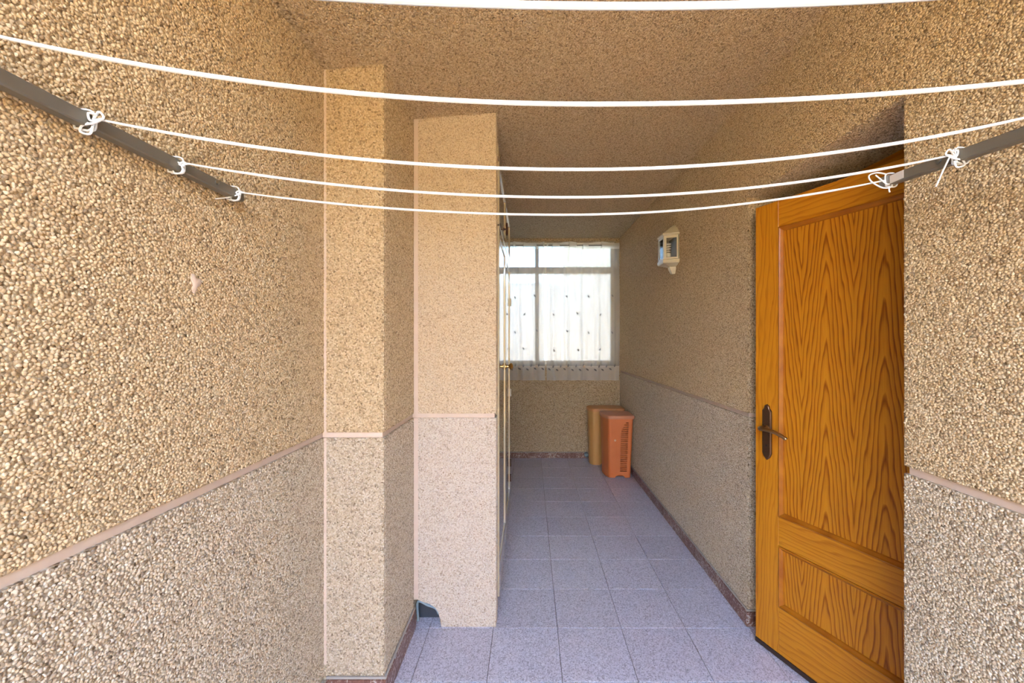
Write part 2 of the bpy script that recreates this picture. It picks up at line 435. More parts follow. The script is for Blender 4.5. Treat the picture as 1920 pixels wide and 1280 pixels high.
# ceiling, slightly falling to the left above the pilasters
cb = MB(); nx, ny = 16, 24
xs = [XL-0.1 + (XR+0.1-XL+0.1)*i/nx for i in range(nx+1)]; ys = [Y0 + (YB+0.05-Y0)*j/ny for j in range(ny+1)]
V = [(x, y, ceil_z(x, y)) for y in ys for x in xs]
Fq = [(j*(nx+1)+i, j*(nx+1)+i+1, (j+1)*(nx+1)+i+1, (j+1)*(nx+1)+i) for j in range(ny) for i in range(nx)]
ct = MB(); ct.add(V, Fq)
n0 = len(V); ct.add([(x, y, z+0.22) for x, y, z in V], [tuple(reversed(f)) for f in Fq])
rim = [i for i in range(nx+1)] + [j*(nx+1)+nx for j in range(1, ny+1)] + [ny*(nx+1)+i for i in range(nx-1, -1, -1)] + [j*(nx+1) for j in range(ny-1, 0, -1)]
for a, b_ in zip(rim, rim[1:]+rim[:1]): ct.f.append((a, b_, b_+n0, a+n0)); ct.mi.append(0)
ceil = ct.build('ceiling', 'plaster', smooth=False)
tag(ceil, 'warm tan pebble-dashed ceiling over the passage', 'ceiling', kind='structure')
vis = [[(V[k][0], V[k][1], V[k][2]) for k in reversed(f)] for f in Fq if 0.9 < V[f[0]][1] < 3.7 and -0.85 < V[f[0]][0] < 1.07]
chips(ceil, vis, label='tan stone chips set in the ceiling plaster')

def grooved(b, x0, x1, y0, y1, side, ztop=ZT, z0=0.0):
    """solid wall block with the horizontal groove sunk into the named sides"""
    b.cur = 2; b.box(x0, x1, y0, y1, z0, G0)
    b.cur = 0; b.box(x0, x1, y0, y1, G1, ztop)
    gx0, gx1, gy0, gy1 = x0, x1, y0, y1
    if '-x' in side: gx0 += GD
    if '+x' in side: gx1 -= GD
    if '-y' in side: gy0 += GD
    if '+y' in side: gy1 -= GD
    b.cur = 1; b.box(gx0, gx1, gy0, gy1, G0-0.001, G1+0.001); b.cur = 0

b = MB(); grooved(b, XL-0.25, XL, Y0, P1Y+0.6, '+x'); b.box(XL-0.25, XL, P1Y+0.6, YB+0.12, 0, ZT)
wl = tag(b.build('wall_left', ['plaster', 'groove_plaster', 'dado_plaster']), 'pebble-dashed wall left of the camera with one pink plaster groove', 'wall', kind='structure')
cz = lambda x, y: ceil_z(x, y) + 0.0
BH = 0.085
chips(wl, [qx(XL, 0.40, P1Y, 0.10, G0-0.004)], 'dado_pebble', 'greyer-tinted stone chips below the groove'); chips(wl, [qx(XL, 0.40, P1Y, G1+0.003, 2.46)])
b = MB(); grooved(b, XL-0.02, P1X, P1Y, 2.30, '-y+x', 2.66)
p1 = tag(b.build('wall_pilaster', ['plaster', 'groove_plaster', 'dado_plaster']), 'narrow pebble-dashed pilaster beside the left wall, nearer of two', 'pilaster', kind='structure')
chips(p1, [qy(P1Y, XL+0.012, P1X-0.006, 0.112, G0-0.004), qx(P1X, P1Y+0.006, P2Y-0.012, 0.10, G0-0.004)], 'dado_pebble', 'greyer-tinted stone chips below the groove')
chips(p1, [qy(P1Y, XL+0.010, P1X-0.006, G1+0.003, 2.48), qx(P1X, P1Y+0.006, P2Y-0.012, G1+0.003, 2.50)])
# second pilaster with the drain hole broken out of its foot
def p2_block(z0, z1, inset, notch):
    x0, x1, y0, y1 = P1X-0.02, P2X-inset, P2Y+inset, 2.05
    return x0, x1, y0, y1
b = MB(); b.cur = 2
poly = [(-0.432, 0.0), (P2X, 0.0), (P2X, G0), (P1X-0.02, G0), (P1X-0.02, 0.132), (-0.545, 0.132), (-0.525, 0.122), (-0.49, 0.112), (-0.462, 0.094), (-0.445, 0.068), (-0.436, 0.03)]
y0, y1 = P2Y, 2.06
b.add([(x, y0, z) for x, z in poly] + [(x, y1, z) for x, z in poly],
      [tuple(range(len(poly))), tuple(reversed(range(len(poly), 2*len(poly))))] + [(i, (i+1) % len(poly), (i+1) % len(poly)+len(poly), i+len(poly)) for i in range(len(poly))])
b.cur = 0; b.box(P1X-0.02, P2X, y0, y1, G1, 2.66)
b.cur = 1; b.box(P1X-0.02, P2X-GD, y0+GD, y1, G0-0.001, G1+0.001)
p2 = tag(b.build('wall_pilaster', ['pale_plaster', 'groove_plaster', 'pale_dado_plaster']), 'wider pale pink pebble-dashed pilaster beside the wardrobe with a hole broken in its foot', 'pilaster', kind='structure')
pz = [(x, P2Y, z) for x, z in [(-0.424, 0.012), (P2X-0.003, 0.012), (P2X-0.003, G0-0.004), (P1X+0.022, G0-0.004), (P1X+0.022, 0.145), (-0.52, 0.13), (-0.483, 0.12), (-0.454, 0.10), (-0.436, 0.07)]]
chips(p2, [pz, qx(P2X, P2Y+0.006, 2.055, 0.012, G0-0.004)], 'pale_dado_pebble', 'pale grey-tinted stone chips below the groove')
chips(p2, [qy(P2Y, P1X+0.022, P2X-0.003, G1+0.003, 2.52), qx(P2X, P2Y+0.006, 2.055, G1+0.003, 2.52)], 'pale_pebble', 'pale pink and cream stone chips')
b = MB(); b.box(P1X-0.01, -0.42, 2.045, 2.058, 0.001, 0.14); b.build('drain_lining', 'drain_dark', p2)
b = MB(); b.tube(bez([(-0.552, P2Y+0.03, 0.01), (-0.548, P2Y+0.01, 0.115), (-0.50, P2Y+0.012, 0.098), (-0.462, P2Y+0.012, 0.083), (-0.446, P2Y+0.014, 0.055)], 6), 0.006, 6); b.build('drain_rim', 'drain_rim', p2, True)

for par, x0, x1, yy in ((p1, XL, XL+0.011, P1Y), (p2, P1X+0.001, P1X+0.022, P2Y)):
    for z0, z1 in ((0.14, G0), (G1, 2.52)):
        MB().box(x0, x1, yy-0.0015, yy+0.002, z0, z1).build('corner_strip', 'groove_plaster', par)

# right wall with the door recess
b = MB()
grooved(b, XR, 1.43, DF, YB+0.12, '-x-y')
grooved(b, XR, 1.43, Y0, DN, '-x+y')
b.box(XR, 1.43, DN-0.001, DF+0.001, DZ, ZT)
wr = tag(b.build('wall_right', ['plaster', 'groove_plaster', 'dado_plaster']), 'pebble-dashed wall on the right with the door recess', 'wall', kind='structure')
def rqx(x, y0, y1, z0, z1): return list(reversed(qx(x, y0, y1, z0, z1)))
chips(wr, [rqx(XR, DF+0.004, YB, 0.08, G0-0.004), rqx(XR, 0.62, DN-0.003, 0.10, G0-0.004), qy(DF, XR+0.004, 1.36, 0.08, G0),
           list(reversed(qy(DN, XR+0.004, 1.30, 0.02, G0-0.004)))], 'dado_pebble', 'greyer-tinted stone chips below the groove')
chips(wr, [rqx(XR, DF+0.004, YB, G1+0.003, 2.60), rqx(XR, DN, DF, DZ+0.004, 2.60), rqx(XR, 0.62, DN-0.003, G1+0.003, 2.60),
           qy(DF, XR+0.004, 1.36, G1, DZ), list(reversed(qz(DZ, XR+0.004, 1.36, DN, DF))), list(reversed(qy(DN, XR+0.004, 1.30, G1+0.003, DZ)))])

# back wall with the window opening
WX0, WX1, WZ0, WZ1 = -0.42, 1.02, 1.10, 2.57
b = MB()
b.box(XL-0.05, XR+0.02, YB, YB+0.16, 0, WZ0); b.box(XL-0.05, XR+0.02, YB, YB+0.16, WZ1, ZT)
b.box(XL-0.05, WX0, YB, YB+0.16, WZ0, WZ1); b.box(WX1, XR+0.02, YB, YB+0.16, WZ0, WZ1)
wb = tag(b.build('wall_back', 'plaster'), 'pebble-dashed end wall below and around the curtained window', 'wall', kind='structure')

# skirting tiles
def skirting(name, label, runs, h):
    e = empty(name); tag(e, label, 'skirting', kind='structure')
    for (ax, fix, thick, a0, a1, step) in runs:
        a = a0
        while a < a1 - 0.02:
            c = min(a + step, a1); b = MB(); g = 0.001
            if ax == 'y': b.cbox(min(fix, fix+thick), max(fix, fix+thick), a+g, c-g, 0.0005, h, 0.0015)
            else: b.cbox(a+g, c-g, min(fix, fix+thick), max(fix, fix+thick), 0.0005, h, 0.0015)
            b.build('skirting_tile', 'skirting', e); a = c
        b = MB(); t = thick*0.85
        if ax == 'y': b.cbox(min(fix, fix+t), max(fix, fix+t), a0, a1, h, h+0.009, 0.003)
        else: b.cbox(a0, a1, min(fix, fix+t), max(fix, fix+t), h, h+0.009, 0.003)
        b.build('mortar_bead', 'mortar', e)
    return e
skirting('baseboard_right', 'red-brown marbled skirting along the right wall', [('y', XR, -0.013, DF, YB-0.013, 0.31), ('x', DF, -0.013, XR-0.013, 1.34, 0.31)], 0.072)
skirting('baseboard_back', 'dark red and white marbled skirting below the window', [('x', YB, -0.013, -0.5, XR-0.013, 0.40)], 0.066)
skirting('baseboard_pilaster', 'red and white speckled skirting around the near pilaster', [('x', P1Y, -0.013, XL+0.013, P1X+0.013, 0.40), ('y', P1X, 0.013, P1Y, P2Y-0.001, 0.46)], 0.088)
skirting('baseboard_left', 'speckled skirting at the foot of the left wall', [('y', XL, 0.013, Y0, P1Y-0.014, 0.31)], 0.082)

b = MB(); n = 14; sh = [(0.013 + 0.005*math.sin(3*k*2*PI/n+1), k*2*PI/n) for k in range(n)]
b.loft([[(XL + h, 0.968 + r_*q*math.cos(a), 1.536 + 1.5*r_*q*math.sin(a)) for r_, a in sh] for h, q in ((-0.002, 1.0), (0.003, 1.0), (0.0055, 0.55))])
b.build('plaster_patch', 'groove_plaster', wl, True)

# open terrace behind the camera, parapet around it, room behind the door, house and added light helpers outside the window
b = MB(); b.box(-4.0, 4.0, -4.2, Y0, -0.12, 0.0); tag(b.build('floor_terrace', 'terrace'), 'sunlit clay tiled terrace behind the camera', 'floor', kind='structure')
b = MB(); b.box(-4.0, 4.0, -4.4, -4.2, -0.12, 2.9); b.box(-4.15, -4.0, -4.4, Y0, -0.12, 1.0); b.box(4.0, 4.15, -4.4, Y0, -0.12, 1.0)  # tall unseen wall added to block low sky and warm the upper walls
tag(b.build('wall_terrace', 'terrace_wall'), 'added ochre sky-blocking wall and low parapets around the terrace behind the camera', 'wall', kind='structure')
b = MB(); b.box(-4.0, XL-0.25, Y0, Y0+0.2, 0, ZT); b.box(1.43, 4.0, Y0, Y0+0.2, 0, ZT)
tag(b.build('wall_facade', 'outside_wall'), 'cream facade either side of the passage mouth', 'wall', kind='structure')
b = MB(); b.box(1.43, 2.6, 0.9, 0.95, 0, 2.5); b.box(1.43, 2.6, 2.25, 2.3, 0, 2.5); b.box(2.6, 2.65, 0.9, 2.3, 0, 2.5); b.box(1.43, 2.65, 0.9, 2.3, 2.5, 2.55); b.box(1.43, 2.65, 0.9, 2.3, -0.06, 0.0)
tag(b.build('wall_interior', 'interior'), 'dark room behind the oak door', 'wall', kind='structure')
nb = MB(); ca, sa = math.cos(R(-30)), math.sin(R(-30))
def rot(x, y): return (0.62 + x*ca - y*sa, 7.5 + x*sa + y*ca)
q = [rot(0, 0), rot(3.0, 0), rot(3.0, 2.5), rot(0, 2.5)]
nb.loft([[(x, y, z) for x, y in q] for z in (-4.0, 6.0)])
nb.box(-4.0, 0.60, 7.6, 10.0, -4.0, 2.35); nb.box(-4.05, 0.60, 7.54, 10.0, 2.35, 2.45)
nb = nb.build('neighbour_building', 'outside_wall')
tag(nb, 'pale yellow house beyond the curtained window', 'building', kind='structure')
b = MB(); b.box(-5.0, 3.0, YB+0.17, 7.5, 0.1, 0.35); tag(b.build('floor_bounce', 'bounce_slab'), 'tan slab added outside the curtained window to bounce sunlight in', 'roof', kind='structure')  # added slab, bounces warm sunlight through the window towards the ceiling
b = MB(); b.box(-0.7, 1.5, YB+0.1, YB+1.1, 3.0, 3.16); tag(b.build('eave_light_blocker', 'outside_wall'), 'cream eave added outside to keep sky light off the curtains', 'eave', kind='structure')  # unseen overhang added to cut the sky light on the curtains

# ------------------------------------------------------------------ window
wn = empty('window_1', (0, YB+0.09, 0)); tag(wn, 'white framed window behind the sheer curtains', 'window', kind='structure')
def wpart(name, mat, x0, x1, z0, z1, d0=-0.025, d1=0.025, bev=0.004):
    return MB().cbox(x0, x1, d0, d1, z0, z1, bev).build(name, mat, wn)
wpart('frame', 'white_frame', WX0, WX0+0.045, WZ0, WZ1); wpart('frame', 'white_frame', WX1-0.045, WX1, WZ0, WZ1)
wpart('frame', 'white_frame', WX0+0.045, WX1-0.045, WZ0, WZ0+0.05); wpart('frame', 'white_frame', WX0+0.045, WX1-0.045, WZ1-0.04, WZ1)
MX = 0.088
wpart('transom', 'white_frame', WX0+0.045, WX1-0.045, 2.20, 2.275, -0.03, 0.03)
wpart('mullion', 'white_frame', MX-0.022, MX+0.022, WZ0+0.05, 2.20); wpart('mullion', 'white_frame', MX-0.022, MX+0.022, 2.275, WZ1-0.04)
for a, c in ((WX0+0.045, MX-0.022), (MX+0.022, WX1-0.045)):
    wpart('pane', 'figured_glass', a, c, WZ0+0.05, 2.20, -0.003, 0.003, 0.0005)
    wpart('pane', 'clear_glass', a, c, 2.275, WZ1-0.04, -0.003, 0.003, 0.0005)
MB().cbox(WX0-0.03, WX1+0.02, -0.115, 0.02, WZ0-0.028, WZ0, 0.004).build('sill', 'sill_stone', wn)

# ------------------------------------------------------------------ oak door, ajar in its recess
dr = empty('door_1', (1.3386, 1.1604, 0.0), math.atan2(0.929, -0.370))
tag(dr, 'honey oak panelled door standing ajar in the right wall', 'door', kind='structure')
DW, DT, DZ0, DZ1, ST = 0.78, 0.035, 0.024, 2.012, 0.114
def dbox(name, mat, x0, x1, z0, z1, y0=-DT, y1=0.0, bev=0.0025, parent=dr): return MB().cbox(x0, x1, y0, y1, z0, z1, bev).build(name, mat, parent)
dbox('stile', 'oak_stile', 0, ST, DZ0, DZ1); dbox('stile', 'oak_stile', DW-ST, DW, DZ0, DZ1)
RT0, RM0, RM1, RB1 = 1.895, 0.497, 0.625, 0.228
dbox('rail', 'oak_rail', ST, DW-ST, RT0, DZ1); dbox('rail', 'oak_rail', ST, DW-ST, RM0, RM1); dbox('rail', 'oak_rail', ST, DW-ST, DZ0, RB1)
for z0, z1 in ((RM1, RT0), (RB1, RM0)):
    dbox('panel', 'oak_panel', ST-0.004, DW-ST+0.004, z0-0.004, z1+0.004, -0.026, -0.011)
    # moulding: four mitred lengths
    b = MB(); mw = 0.020
    prof = [(0.0, -0.013), (0.0, 0.002), (0.005, 0.004), (0.009, -0.001), (0.013, -0.0035), (0.017, -0.006), (0.020, -0.011)]
    x0, x1 = ST, DW-ST
    rings = []
    for (cx, cz_, sx, sz) in ((x0, z0, 1, 1), (x1, z0, -1, 1), (x1, z1, -1, -1), (x0, z1, 1, -1)):
        rings.append([(cx + sx*d, y, cz_ + sz*d) for d, y in prof])
    n = len(prof); o = len(b.v)
    for r_ in rings: b.v += r_
    for i in range(4):
        for j in range(n-1):
            k = (i+1) % 4
            b.f.append((o+i*n+j, o+k*n+j, o+k*n+j+1, o+i*n+j+1)); b.mi.append(0)
    b.build('moulding', 'oak_moulding', dr)
dbox('weather_strip', 'dark_strip', 0.0, DW, 0.004, DZ0, -DT+0.002, 0.004)
# lever handle on its long plate
hx, hz = DW-0.062, 1.005
b = MB(); W2, H2 = 0.022, 0.125
out = [(-W2, -H2+0.03), (-W2*0.6, -H2+0.012), (0, -H2), (W2*0.6, -H2+0.012), (W2, -H2+0.03), (W2, H2-0.03), (W2*0.6, H2-0.018), (W2*0.45, H2-0.006), (0, H2), (-W2*0.45, H2-0.006), (-W2*0.6, H2-0.018), (-W2, H2-0.03)]
zc = hz - 0.02
b.loft([[(hx+x, 0.0, zc+z) for x, z in out], [(hx+x, 0.006, zc+z) for x, z in out], [(hx+x*0.8, 0.009, zc+z*0.96) for x, z in out]])
hp = b.build('handle_plate', 'bronze', dr)
b = MB(); b.tube(bez([(hx, 0.008, hz), (hx+0.001, 0.035, hz), (hx-0.004, 0.052, hz+0.001), (hx-0.03, 0.058, hz+0.003), (hx-0.075, 0.055, hz-0.001), (hx-0.105, 0.050, hz-0.012), (hx-0.122, 0.046, hz-0.022)], 6),
            [0.010]*12 + [0.0095]*6 + [0.0085]*6 + [0.008]*6 + [0.0075]*6 + [0.006], 10); b.build('lever', 'lever_bronze', hp, True)
b = MB(); b.lathe([(0.008, 0.016), (0.014, 0.015), (0.016, 0.011)], (hx, 0, hz), (0, 1, 0)); b.build('rosette', 'lever_bronze', hp, True)
b = MB(); b.lathe([(0.0088, 0.0045), (0.0105, 0.0035)], (hx, 0, zc-0.06), (0, 1, 0), 10); b.build('keyhole', 'dark_strip', hp)
# frame of the door, at the back of the recess
fr = empty('trim_1', (0, 0, 0)); tag(fr, 'dark oak frame at the back of the door recess', 'door frame', kind='structure')
MB().cbox(1.385, 1.43, DN, DN+0.04, 0, DZ-0.075, 0.003).build('jamb', 'oak_stile', fr); MB().cbox(1.385, 1.43, DF-0.05, DF, 0, DZ-0.075, 0.003).build('jamb', 'oak_stile', fr)
MB().cbox(1.36, 1.43, DN, DF, DZ-0.075, DZ, 0.003).build('head', 'oak_rail', fr)

# ------------------------------------------------------------------ wardrobe on the left
wd = empty('wardrobe', (-0.46, 2.65, 0)); tag(wd, 'glossy cream built-in wardrobe behind the wide pilaster', 'wardrobe')
def wdp(name, mat, x0, x1, y0, y1, z0, z1, bev=0.002, parent=wd):
    o = MB().cbox(x0, x1, y0, y1, z0, z1, bev).build(name, mat, parent)
    o.matrix_parent_inverse = Matrix.Translation(-Vector(wd.location)) if parent is wd else Matrix.Identity(4)
    return o
FX = -0.155
wdp('body', 'lacquer', -0.78, FX-0.024, 2.065, 3.24, 0.0, 2.40)
wdp('cornice', 'lacquer', FX-0.022, FX-0.004, 2.065, 3.24, 2.335, 2.40)
def wdoor(y0, y1, z0, z1, pz0, pz1, sw):
    d = wdp('door', 'lacquer', FX-0.022, FX, y0, y0+sw, z0, z1)
    for (a, c, e, f) in ((y1-sw, y1, z0, z1), (y0+sw, y1-sw, z0, pz0), (y0+sw, y1-sw, pz1, z1)):
        wdp('stile' if e == z0 and f == z1 else 'rail', 'lacquer', FX-0.022, FX, a, c, e, f, parent=d)
    wdp('panel', 'lacquer_panel', FX-0.020, FX-0.006, y0+sw, y1-sw, pz0, pz1, 0.001, d)
    return d
d1 = wdoor(2.075, 2.655, 0.085, 1.985, 0.23, 1.93, 0.055)
d2 = wdoor(2.661, 3.235, 0.085, 1.985, 0.23, 1.93, 0.055)
u1 = wdoor(2.075, 2.655, 1.992, 2.315, 2.04, 2.285, 0.04)
u2 = wdoor(2.661, 3.235, 1.992, 2.315, 2.04, 2.285, 0.04)
b = MB(); b.lathe([(0, 0.022), (0.004, 0.022), (0.008, 0.010), (0.020, 0.009), (0.027, 0.017), (0.038, 0.023), (0.046, 0.018), (0.050, 0.007)], (FX, 2.60, 1.23), (1, 0, 0), 20); b.build('knob', 'brass', d1, True)
b = MB(); b.lathe([(0, 0.010), (0.003, 0.010), (0.005, 0.005), (0.018, 0.005)], (FX, 2.40, 2.055), (1, 0, 0), 12); b.tube([(FX+0.020, 2.40, 2.018), (FX+0.020, 2.40, 2.03), (FX+0.021, 2.40, 2.055), (FX+0.020, 2.40, 2.08), (FX+0.020, 2.40, 2.092)], [0.004, 0.007, 0.005, 0.007, 0.004], 8)
b.build('turn_handle', 'dark_iron', u1, True)
for z in (0.30, 0.42, 0.98, 1.70):
    b = MB(); b.lathe([(-0.03, 0.004), (-0.029, 0.006), (0.029, 0.006), (0.03, 0.004)], (FX+0.002, 3.236, z), (0, 0, 1), 10); b.build('hinge', 'white_frame' if z > 0.9 else 'dark_iron', d2, True)

# ------------------------------------------------------------------ curtains on their rod
RY, RZ = YB-0.045, 2.512
rod = empty('curtain_rod', (0.3, RY, RZ)); tag(rod, 'thin dark curtain rod above the window', 'curtain rod')
b = MB(); b.tube([(-0.9, 0, 0), (0.74, 0, 0)], 0.006, 10); b.build('rod', 'rod_metal', rod, True)
b = MB(); b.lathe([(0.74, 0.010), (0.752, 0.011), (0.757, 0.007)], (0, 0, 0), (1, 0, 0), 10); b.build('end_cap', 'dark_iron', rod, True)
b = MB(); b.box(0.735, 0.755, -0.008, 0.045, -0.012, 0.012); b.box(0.738, 0.752, 0.035, 0.045, -0.03, 0.03); b.build('bracket', 'dark_iron', rod)
def curtain(label, x0, x1, loops, seed, slots):
    rnd = random.Random(seed)
    nx, nz = 150, 36; zb, zt = 0.925, 2.545
    ph = [rnd.uniform(0, 6.28) for _ in range(4)]
    def pos(u, t):
        """u across 0..1, t up 0..1"""
        x = x0 + (x1-x0)*u; z = zb + (zt-zb)*t
        xm = x - x0
        gather = 0.5 + 0.5*(1-t)
        y = 0.018*math.sin(xm*26 + ph[0] + 0.5*math.sin(t*3+ph[1])) + 0.011*math.sin(xm*61 + ph[2]) + 0.004*math.sin(xm*97+ph[3]+t*2)
        y *= gather
        # near the rod the cloth passes in front of it and behind it in turn
        k = math.exp(-((z-RZ)/0.05)**2)
        fr_ = 0.0
        for a, c in slots:
            if a-0.012 <= x <= c+0.012: fr_ = max(fr_, min(1, min((x-a+0.012), (c+0.012-x))/0.012))
        y = y*(1-k) + k*((-0.013)*(1-fr_) + 0.013*fr_)
        if t > 0.985: pass
        dz = 0.010*math.sin(xm*17+ph[1])*max(0, (t-0.9)/0.1)
        x += 0.008*math.sin(t*4+ph[2])*(1-t)*(1 if u > 0.5 else -1)
        return (x, RY + y - 0.002, z + dz)
    e = empty('curtain', (x0+(x1-x0)/2, RY, zb)); tag(e, label, 'curtain', 'sheer curtains at the end window')
    def part(name, mat, t0, t1, n):
        b = MB(); Vv = []
        for j in range(n+1):
            t = t0 + (t1-t0)*j/n
            for i in range(nx+1): Vv.append(pos(i/nx, t))
        b.add(Vv, [(j*(nx+1)+i, j*(nx+1)+i+1, (j+1)*(nx+1)+i+1, (j+1)*(nx+1)+i) for j in range(n) for i in range(nx)])
        o = b.build(name, mat, e, True); o.matrix_parent_inverse = Matrix.Translation(-Vector(e.location)); return o
    part('hem', 'sheer_hem', 0.0, 0.105, 8); part('cloth', 'sheer', 0.105, 0.955, nz); part('heading', 'sheer_hem', 0.955, 1.0, 8)
    # embroidered leaves
    b = MB()
    def leaf(x, z, s, a):
        pts = [(0, -1), (0.42, -0.45), (0.5, 0.1), (0.25, 0.6), (0, 1), (-0.3, 0.5), (-0.42, 0), (-0.3, -0.55)]
        vv = []
        for px, pz_ in pts:
            X = x + s*(px*math.cos(a) - pz_*math.sin(a)); Z = z + s*(px*math.sin(a) + pz_*math.cos(a))
            u = min(1, max(0, (X-x0)/(x1-x0))); p = pos(u, (Z-zb)/(zt-zb))
            vv.append((p[0], p[1]-0.003, p[2]))
        b.add(vv, [tuple(range(8))])
    row = 0
    for z in (1.91, 1.70, 1.50, 1.285):
        x = x0 + (0.10 if row % 2 else 0.24)
        while x < x1 - 0.03:
            leaf(x + rnd.uniform(-.02, .02), z + rnd.uniform(-.015, .015), 0.019, rnd.choice((0.5, -0.5)) if row % 2 else 0.45); x += 0.262
        row += 1
    for q, z in enumerate((1.098, 1.055)):
        x = x0 + (0.03 if q else 0.075)
        while x < x1 - 0.02:
            leaf(x, z + rnd.uniform(-.008, .008), 0.021, 0.9 if q else -0.3); x += 0.09
    o = b.build('leaf_embroidery', 'leaf_thread', e); o.matrix_parent_inverse = Matrix.Translation(-Vector(e.location)); o['label'] = 'small grey embroidered leaves'; o['kind'] = 'stuff'
    return e
curtain('narrower left sheer curtain with grey leaves, partly hidden by the wardrobe', -0.42, 0.175, 4, 3, [(-0.30, -0.2), (-0.16, -0.08), (0.09, 0.15)])
curtain('wider right sheer curtain with grey leaves beside the right wall', 0.20, 1.055, 6, 11, [(0.225, 0.26), (0.36, 0.46), (0.56, 0.62), (0.70, 0.84)])

# ------------------------------------------------------------------ wall lantern
lp = empty('wall_lantern', (XR, 3.0, 1.885), R(90)); tag(lp, 'cream half-lantern lamp with glass panes on the right wall', 'lamp')
plan = [(-0.10, 0.0), (-0.06, 0.097), (0.06, 0.097), (0.10, 0.0)]
def lring(z, s, sy=None): sy = s if sy is None else sy; return [(x*s, 0.001 + y*sy, z) for x, y in plan]
b = MB(); b.loft([lring(0.0, 0.22, 0.22), lring(0.03, 0.34, 0.36), lring(0.05, 0.40, 0.42), lring(0.055, 0.50, 0.52), lring(0.062, 0.72, 0.72), lring(0.070, 0.95, 0.95)]); b.build('tail', 'cream_paint', lp)
b = MB(); b.loft([lring(0.070, 1.02), lring(0.078, 1.08), lring(0.095, 1.08), lring(0.102, 1.0)]); b.build('lower_band', 'cream_paint', lp)
b = MB(); b.loft([lring(0.268, 1.0), lring(0.276, 1.10), lring(0.286, 1.10), lring(0.292, 1.0)]); b.build('upper_band', 'cream_paint', lp)
b = MB(); b.loft([lring(0.292, 0.98), lring(0.315, 0.80, 0.72), lring(0.316, 0.74, 0.66), lring(0.334, 0.60, 0.48), lring(0.335, 0.54, 0.42), lring(0.348, 0.42, 0.28), lring(0.356, 0.34, 0.2)]); b.build('roof', 'cream_paint', lp)
b = MB(); b.box(-0.10, 0.10, 0.001, 0.008, 0.10, 0.27); b.build('back_plate', 'lantern_inside', lp)
for i in range(3):
    (xa, ya), (xb, yb) = plan[i], plan[i+1]
    L = math.hypot(xb-xa, yb-ya); ux, uy = (xb-xa)/L, (yb-ya)/L; nx_, ny_ = -uy, ux
    if ny_ < 0 or (i != 1 and nx_*(-1 if i == 0 else 1) < 0): nx_, ny_ = -nx_, -ny_
    def fbar(s0, s1, z0, z1, d0, d1):
        b = MB(); pts = []
        for d in (d0, d1):
            for s_ in (s0, s1): pts.append((xa+ux*s_+nx_*d, ya+uy*s_+ny_*d))
        vv = [(p[0], p[1]+0.001, z) for z in (z0, z1) for p in pts]
        b.add(vv, [(0,1,3,2),(4,5,7,6),(0,1,5,4),(2,3,7,6),(0,2,6,4),(1,3,7,5)]); return b
    fw = 0.017
    f_ = fbar(0, fw, 0.10, 0.27, -0.006, 0.001).build('frame', 'cream_paint', lp)
    fbar(L-fw, L, 0.10, 0.27, -0.006, 0.001).build('frame', 'cream_paint', lp)
    fbar(fw, L-fw, 0.252, 0.27, -0.006, 0.001).build('frame', 'cream_paint', lp); fbar(fw, L-fw, 0.10, 0.112, -0.006, 0.001).build('frame', 'cream_paint', lp)
    fbar(fw, L-fw, 0.112, 0.252, -0.004, -0.002).build('pane', 'lantern_glass', lp)
b = MB(); b.lathe([(0.10, 0.016), (0.125, 0.016), (0.127, 0.022), (0.152, 0.022), (0.158, 0.015)], (0, 0.048, 0), (0, 0, 1), 14); bu = b.build('bulb', 'bulb_white', lp, True)
b = MB(); b.tube([(0.017*math.cos(t*0.5), 0.048+0.017*math.sin(t*0.5), 0.158+0.0014*t) for t in range(0, 52)], 0.0055, 7); b.build('spiral_tube', 'bulb_white', bu, True)
b = MB(); b.lathe([(0.098, 0.019), (0.12, 0.019), (0.121, 0.012)], (0, 0.048, 0), (0, 0, 1), 12); b.build('socket', 'bulb_base', lp, True)

